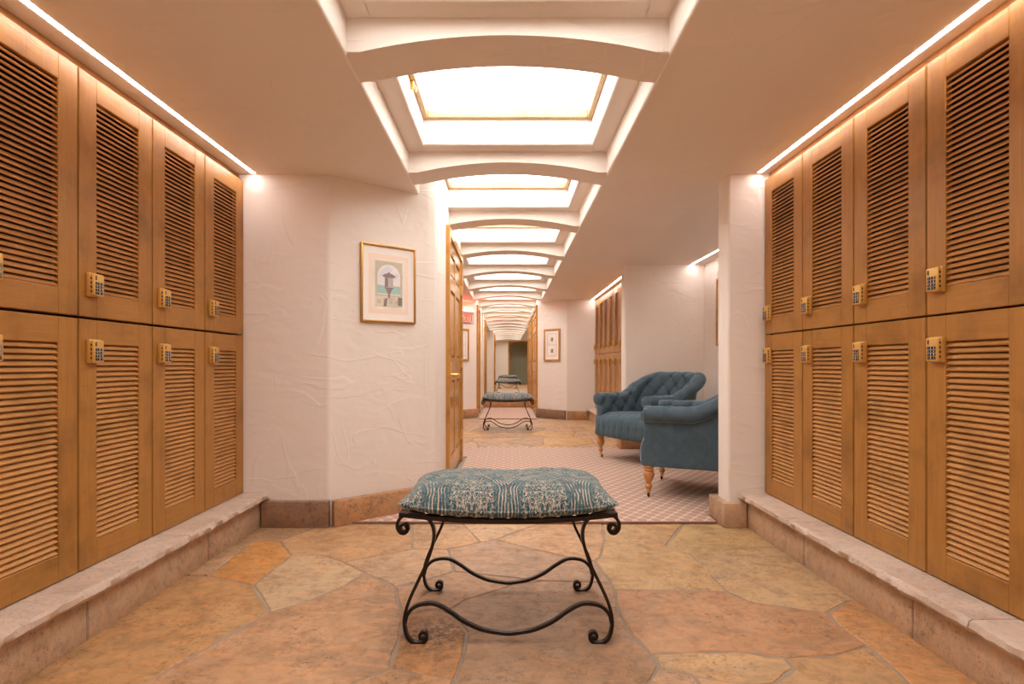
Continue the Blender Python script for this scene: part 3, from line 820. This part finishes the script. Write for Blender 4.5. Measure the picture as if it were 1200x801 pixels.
# ------------------------------------------------------------------ exit sign
es = thing('exit_sign', 'glowing red exit sign high on the wall beyond the panelled door', 'sign', (c3.x+n3.x*.006+dv3.x*.20, c3.y+n3.y*.006+dv3.y*.20, 1.87), an3)
bm = bmesh.new(); box(bm, -.17, .17, -.045, -.004, .10, .135, 0, .004)
obj('housing', bm, WHITEP, es)
bm = bmesh.new(); box(bm, -.16, .16, -.040, -.010, .1352, .139)
obj('lamp', bm, EXITRED, es)
bm = bmesh.new(); box(bm, -.165, .165, -.028, -.018, -.085, .0995, 0, .002)
obj('panel', bm, ACRYL, es)
bm = bmesh.new()
def lt(rs, ox):
    for (x0, x1, z0, z1) in rs: box(bm, ox+x0, ox+x1, -.0305, -.0285, z0, z1)
H_, T_ = .14, .020
lt([(0, T_, 0, H_), (T_, .058, 0, T_), (T_, .052, H_/2-T_/2, H_/2+T_/2), (T_, .058, H_-T_, H_)], -.132)
for s in (1, -1):
    M = Matrix.Translation((-.026, -.0295, .0)) @ Matrix.Translation((0, 0, H_/2)) @ Matrix.Rotation(s*math.radians(24), 4, 'Y')
    box(bm, -.010, .010, -.001, .001, -H_/2*1.06, H_/2*1.06, 0, 0, 1, M)
lt([(0, T_, 0, H_)], .028); lt([(0, .066, H_-T_, H_), (.023, .043, 0, H_-T_)], .066)
for v in bm.verts: v.co.z -= .065
obj('lettering', bm, EXITLET, es)

# ------------------------------------------------------------------ benches
S = .0009547
def zp(x, y): return Vector(((x-500)*S, (718-y)*S))
LEG = [zp(*p) for p in ((112,283),(118,279),(119,290),(108,298),(97,293),(95,279),(107,270),(120,276),(123,290),(112,303),(96,302),(84,285),(85,262),(103,240),(140,231),(178,236),(206,258),(220,295),(216,345),(192,418),(158,490),(128,556),(112,610),(110,655),(122,697),(146,716),(176,716),(192,702),(192,684),(181,676),(169,683),(169,697),(179,700),(183,692))]
WAVE = [zp(*p) for p in ((113,640),(122,608),(148,581),(188,570),(230,573),(280,600),(335,638),(405,668),(480,681),(500,682))]
def seatz(x): return .470-.026*(1-min(1, abs(x)/.39)**2)
DEP = .455
def make_bench(label, loc, rz):
    t = thing('bench', label, 'bench', loc, rz, 'wrought iron scroll benches')
    for s in (1, -1):
        pts = catmull([Vector((p.x*s, p.y)) for p in LEG], 6)
        for y0 in (0, DEP):
            bm = bmesh.new(); sweep_strip(bm, pts, y0-.009, y0+.009, .0115); obj('leg', bm, IRON, t, angle=40)
    for y0 in (0, DEP):
        half = WAVE; full = half+[Vector((-p.x, p.y)) for p in reversed(half[:-1])]
        bm = bmesh.new(); sweep_strip(bm, catmull(full, 6), y0-.0085, y0+.0085, .0115); obj('stretcher', bm, IRON, t, angle=40)
    bm = bmesh.new()
    top = [Vector((x, seatz(x)-.007)) for x in [-.392+.784*i/24 for i in range(25)]]
    for y0 in (0, DEP): sweep_strip(bm, top, y0-.012, y0+.012, .015)
    for s in (1, -1): box(bm, s*.375-.018, s*.375+.018, .0, DEP, seatz(.375)-.013, seatz(.375)-.001, 0, .002)
    obj('seat_frame', bm, IRON, t, angle=40)
    bm = bmesh.new()
    for k in range(12):
        x = -.33+.06*k; sweep = [(x-.021, x+.021)]
        box(bm, x-.024, x+.024, -.004, DEP+.004, seatz(x)-.004, seatz(x)+.001)
    for k in range(5):
        y = .055+.085*k; sweep_strip(bm, [Vector((p.x, p.y+.006)) for p in top], y-.018, y+.018, .002)
    obj('seat_straps', bm, IRON, t)
    return t
def make_cushion(label, loc, rz):
    a, bb = .388, .250; nx_, ny_ = 56, 40
    bm = bmesh.new(); grid = {}
    def outline(u, v):
        px = u*a*(1-.030*(1-v*v)); py = v*bb*(1-.030*(1-u*u))*(1-.05*max(0, v)*abs(u)**8); return px, py
    def mk(top):
        G = []
        for j in range(ny_+1):
            row = []
            for i in range(nx_+1):
                u = -1+2*i/nx_; v = -1+2*j/ny_
                u = math.copysign(abs(math.sin(u*PI/2)), u); v = math.copysign(abs(math.sin(v*PI/2)), v)
                px, py = outline(u, v); px *= 1-.05*max(0, v)**6*abs(u)**4
                e = max(0, (1-u**4))**.62*max(0, (1-v**4))**.62
                seam = seatz(px)+.027+.008*abs(u)**6
                wr = .006*nz(px*7, py*8, 1)+.003*nz(px*22, py*20, 2)+.005*abs(u*v)*nz(px*30, py*12, 5)
                if top: z = seam+e*(.088+wr*1.9)
                else: z = max(seatz(px)+.0065, seam-.032*e**.42)
                row.append((px, py+DEP/2, z))
            G.append(row)
        return G
    T, B = mk(True), mk(False)
    tv = [[bm.verts.new(p) for p in r] for r in T]
    bv = [[tv[j][i] if (i in (0, nx_) or j in (0, ny_)) else bm.verts.new(B[j][i]) for i in range(nx_+1)] for j in range(ny_+1)]
    for G, fl in ((tv, False), (bv, True)):
        for j in range(ny_):
            for i in range(nx_):
                q = [G[j][i], G[j][i+1], G[j+1][i+1], G[j+1][i]]
                if fl: q.reverse()
                bm.faces.new(q)
    o = obj('cushion', bm, DAMASK, None, loc, 80)
    o.rotation_euler = (0, 0, rz); tag(o, label, 'cushion', 'teal patterned bench cushions')
    ring = [T[0][i] for i in range(nx_)]+[T[j][nx_] for j in range(ny_)]+[T[ny_][i] for i in range(nx_, 0, -1)]+[T[j][0] for j in range(ny_, 0, -1)]
    bm = bmesh.new(); tube(bm, ring, .0055, 8, True)
    obj('piping', bm, DAMASK, o, angle=60)
    return o
B1 = (.002, 1.965, 0); B2 = (.0, 8.31, 0)
be = make_bench('black wrought iron scroll bench on the flagstones in the foreground', B1, 0)
dup(be, B2, 0, 'small distant wrought iron scroll bench standing before the corridor', 'wrought iron scroll benches')
cu = make_cushion('teal and cream patterned cushion on the foreground iron bench', B1, 0)
dup(cu, B2, 0, 'small teal patterned cushion on the distant iron bench', 'teal patterned bench cushions')

# ------------------------------------------------------------------ armchairs
def make_chair(label, loc, rz):
    t = thing('armchair', label, 'armchair', loc, rz, 'blue tufted velvet armchairs')
    # shell path in plan (x, y), front at y = -.40
    hw, fy, by, rc = .345, -.385, .365, .24
    path = []; n1, n2, n3 = 34, 22, 36
    for i in range(n1): path.append((hw, fy+(by-rc-fy)*i/n1, 0.0))
    for i in range(n2):
        a_ = (PI/2)*i/n2; path.append((hw-rc+rc*math.cos(a_), by-rc+rc*math.sin(a_), 0))
    for i in range(n3+1): path.append((hw-rc-2*(hw-rc)*i/n3, by, 0))
    half2 = [(-x, y, 0) for x, y, _ in reversed(path[:n1+n2])]
    path = path+half2
    P = [Vector((p[0], p[1])) for p in path]; n = len(P)
    Sx = [0]
    for i in range(1, n): Sx.append(Sx[-1]+(P[i]-P[i-1]).length)
    tot = Sx[-1]
    def sm(t_): t_ = max(0, min(1, t_)); return t_*t_*(3-2*t_)
    rows = []; nprof = 64; inner_end = 0
    pit_s, pit_v = .165, .20
    for i in range(n):
        s = min(Sx[i], tot-Sx[i]); ss = Sx[i]-tot/2
        h = .685+.225*sm((s-.30)/.50)
        back = sm((s-.35)/.45)
        d = (P[min(n-1, i+1)]-P[max(0, i-1)]).normalized(); out = Vector((d.y, -d.x))
        lean = .03+.16*back
        roll = .060+.004*back
        prof = [(-.045, .36)]
        for k in range(1, 12): prof.append((-.045-.006*math.sin(PI*k/11), .36+(h-.10-.36)*k/11))
        cx, cz = .020, h-roll-.002
        # roll: arc over the top from inside to the underside outside
        for k in range(13):
            a_ = math.radians(165-k*(165+75)/12); prof.append((cx+.004+(roll+.008)*math.cos(a_), cz+roll*math.sin(a_)))
        prof += [(.028, cz-roll*1.06), (.026, cz-roll*1.30), (.032, .50), (.033, .40), (.033, .30), (.031, .245), (.020, .232), (-.03, .232)]
        pc = catmull([Vector(p) for p in prof], 3)
        row = []
        vlen = 0; last = pc[0]
        for k, q in enumerate(pc):
            vlen += (q-last).length; last = q
            u_, z_ = q.x, q.y
            # tufting on inside and over the roll
            nk = k/len(pc)
            A = sm((z_-.44)/.06)*(1-sm((nk-.70)/.06)) if u_ < .09 else 0
            if nk > .74: A = 0
            a1 = ss/pit_s+vlen/pit_v; a2 = ss/pit_s-vlen/pit_v
            f1, f2 = abs(math.sin(PI*a1/1)), abs(math.sin(PI*a2/1))
            puff = (f1*f2)**.42
            button = math.exp(-((math.sin(PI*a1)**2+math.sin(PI*a2)**2)/.12))
            disp = A*(1-.8*sm((z_-h+.045)/.05))*(.029*puff-.030*button-.012)
            # direction: roughly away from roll centre on the roll, inward below it
            if z_ > cz: dr = Vector((u_-cx, z_-cz)); dr = dr.normalized() if dr.length > 1e-5 else Vector((-1, 0))
            else: dr = Vector((-1, 0)) if u_ < cx else Vector((1, 0))
            fall = 1 if u_ < cx+.02 else max(0, 1-(u_-cx-.02)/.05)
            u_ += dr.x*disp*fall; z_ += dr.y*disp*fall
            off = u_+lean*max(0, z_-.40)*(1 if True else 0)
            pt = P[i]+out*off
            row.append(Vector((pt.x, pt.y, z_)))
        rows.append(row)
    bm = bmesh.new()
    V = [[bm.verts.new(p) for p in r] for r in rows]; m_ = len(V[0])
    for i in range(n-1):
        for k in range(m_-1): bm.faces.new((V[i][k], V[i][k+1], V[i+1][k+1], V[i+1][k]))
    # arm fronts: slightly pillowed panels
    for r, sgn in ((V[0], 1), (V[-1], -1)):
        cen = sum((v.co for v in r), Vector())/len(r)
        prev_ = r
        for sc, dy in ((.93, -.012), (.80, -.018)):
            nr = [bm.verts.new(((v.co.x-cen.x)*sc+cen.x, v.co.y+dy*1.0 if dy else v.co.y, (v.co.z-cen.z)*(.985 if sc > .9 else .96)+cen.z)) for v in r]
            for k in range(m_):
                bm.faces.new((prev_[k], prev_[(k+1) % m_], nr[(k+1) % m_], nr[k]))
            prev_ = nr
        bm.faces.new(prev_)
    shell = obj('back_and_arms', bm, VELVET, t, angle=75)
    # buttons on the inside
    # seat
    bm = bmesh.new(); W_ = .372; NX = 72
    sp = [(.32, .455), (.10, .470), (-.12, .480), (-.26, .482), (-.34, .470), (-.395, .440), (-.425, .395), (-.434, .345), (-.434, .29), (-.425, .248), (-.40, .234), (-.30, .232), (.32, .232)]
    pc = catmull([Vector(p) for p in sp], 5); rws = []
    for i in range(NX+1):
        x = -W_+2*W_*i/NX; row = []
        bow = -.030*(1-(x/W_)**2)
        for k, q in enumerate(pc):
            y, z = q.x, q.y
            front = sm((-y-.20)/.15)
            ph = x/.092
            groove = 1-abs(math.sin(PI*ph))**.5
            fz = math.exp(-((z-.34)/.09)**2) if y < -.36 else .35*sm((-y+.1)/.3)
            dd = .016*groove*(fz if y < -.3 else fz)
            btn = math.exp(-((math.sin(PI*ph))**2/.06+((z-.335)/.018)**2)) if y < -.36 else 0
            yy = y+bow*sm((-y-.1)/.25)*(1 if z > .233 else .9)+ (dd+.016*btn if y < -.30 else 0)
            zz = z-(dd if y >= -.38 and z > .40 else 0)+.008*(1-(x/W_)**2)*(1 if z > .4 else 0)
            row.append(bm.verts.new((x, yy, zz)))
        rws.append(row)
    for i in range(NX):
        for k in range(len(pc)-1): bm.faces.new((rws[i][k], rws[i][k+1], rws[i+1][k+1], rws[i+1][k]))
    bm.faces.new(rws[0]); bm.faces.new(rws[-1])
    seat = obj('seat', bm, VELVET, t, angle=75)
    bm = bmesh.new()
    for k in range(-3, 4):
        x = .092*k; bow = -.030*(1-(x/W_)**2)
        bmesh.ops.create_uvsphere(bm, u_segments=10, v_segments=6, radius=.009, matrix=Matrix.Translation((x, -.409+bow, .335)) @ Matrix.Scale(.6, 4, (0, 1, 0)))
    obj('buttons', bm, BUTTON, seat, angle=60)
    # legs
    for sx in (1, -1):
        x, y = sx*.335, -.375
        bm = bmesh.new()
        lathe(bm, [(.013,.060),(.022,.066),(.027,.077),(.024,.088),(.016,.096),(.018,.108),(.028,.128),(.038,.150),(.042,.168),(.039,.182),(.030,.190),(.030,.194),(.037,.199),(.037,.206),(.031,.211),(.031,.215),(.039,.220),(.039,.26)], 24, Matrix.Translation((x, y, 0)))
        lg = obj('leg', bm, LEGW, t, angle=35)
        bm = bmesh.new(); lathe(bm, [(.010, .034), (.014, .036), (.017, .060), (.012, .064)], 18, Matrix.Translation((x, y, 0)))
        box(bm, x-.004, x+.022, y-.012, y-.007, .012, .042, 0, .002); box(bm, x-.004, x+.022, y+.007, y+.012, .012, .042, 0, .002)
        cs = obj('caster_cup', bm, BRASS, lg, angle=40)
        bm = bmesh.new(); lathe(bm, [(.011, -.0065), (.0155, -.004), (.0155, .004), (.011, .0065)], 20, Matrix.Translation((x+.016, y, .0158)) @ Matrix.Rotation(PI/2, 4, 'X'))
        obj('caster_wheel', bm, DARKM, lg, angle=40)
        bm = bmesh.new()
        yb_ = .335
        a4 = [(x-sx*.06-.014, yb_+.03-.014), (x-sx*.06+.014, yb_+.03-.014), (x-sx*.06+.014, yb_+.03+.014), (x-sx*.06-.014, yb_+.03+.014)]
        b4 = [(x-sx*.06-.021, yb_-.04), (x-sx*.06+.021, yb_-.04), (x-sx*.06+.021, yb_+.004), (x-sx*.06-.021, yb_+.004)]
        A4 = [bm.verts.new((*q, .0006)) for q in a4]; B4 = [bm.verts.new((*q, .26)) for q in b4]
        bm.faces.new(A4); bm.faces.new(B4)
        for k in range(4): bm.faces.new((A4[k], A4[(k+1) % 4], B4[(k+1) % 4], B4[k]))
        obj('leg', bm, LEGW, t)
    return t
def chair_pose(lx, ly, fx, fy):
    """front-leg nearer (lx, ly) is the chair's local x = sx leg; faces (fx, fy)"""
    return math.atan2(fy, fx)+PI/2      # local -y -> facing
# chair A (nearer): left-of-picture front leg at (1.057, 4.10); B (farther): front leg at (1.00, 5.87)
def place_chair(leg, sx, face, z=.011):
    rz = math.atan2(face[1], face[0])+PI/2
    R = Matrix.Rotation(rz, 3, 'Z'); o = R @ Vector((sx*.335, -.375, 0))
    return (leg[0]-o.x, leg[1]-o.y, z), rz
fa, fb_ = (-.914, .407), (-.868, -.497)
# facing -x, the chair's local +x points to +y?  local x -> R*(1,0)
lA, rA = place_chair((1.060, 4.105), None or (+1 if False else 1), fa)
R_ = Matrix.Rotation(rA, 3, 'Z') @ Vector((1, 0, 0))
sA = 1 if R_.y < 0 else -1
lA, rA = place_chair((1.060, 4.105), sA, fa)
lB, rB = place_chair((1.00, 5.87), -sA, fb_)
ch = make_chair('nearer blue velvet armchair, partly hidden behind the plaster pillar', lA, rA)
dup(ch, lB, rB, 'farther blue tufted velvet armchair facing out of the alcove', 'blue tufted velvet armchairs')

# ------------------------------------------------------------------ camera, world, view
cam = bpy.data.cameras.new('camera'); co = bpy.data.objects.new('camera', cam); C.objects.link(co)
co.location = (0, 0, 1.0); co.rotation_euler = (PI/2, 0, 0)
cam.sensor_width = 36; cam.lens = F/1200*36
cam.shift_x = (600-VX)/1200; cam.shift_y = (VY-400.5)/1200
cam.clip_start = .05
bpy.context.scene.camera = co
w = bpy.data.worlds.new('world'); bpy.context.scene.world = w; w.use_nodes = True
w.node_tree.nodes['Background'].inputs[0].default_value = (.9, .95, 1, 1); w.node_tree.nodes['Background'].inputs[1].default_value = 1.0
sc = bpy.context.scene
sc.view_settings.view_transform = 'Standard'; sc.view_settings.look = 'None'; sc.view_settings.gamma = 1
sc.view_settings.exposure = 0.10; sc.view_settings.use_curve_mapping = False
sc.cycles.max_bounces = 12; sc.cycles.diffuse_bounces = 8; sc.cycles.glossy_bounces = 6
sc.cycles.use_denoising = True
sc.cycles.sample_clamp_indirect = 8
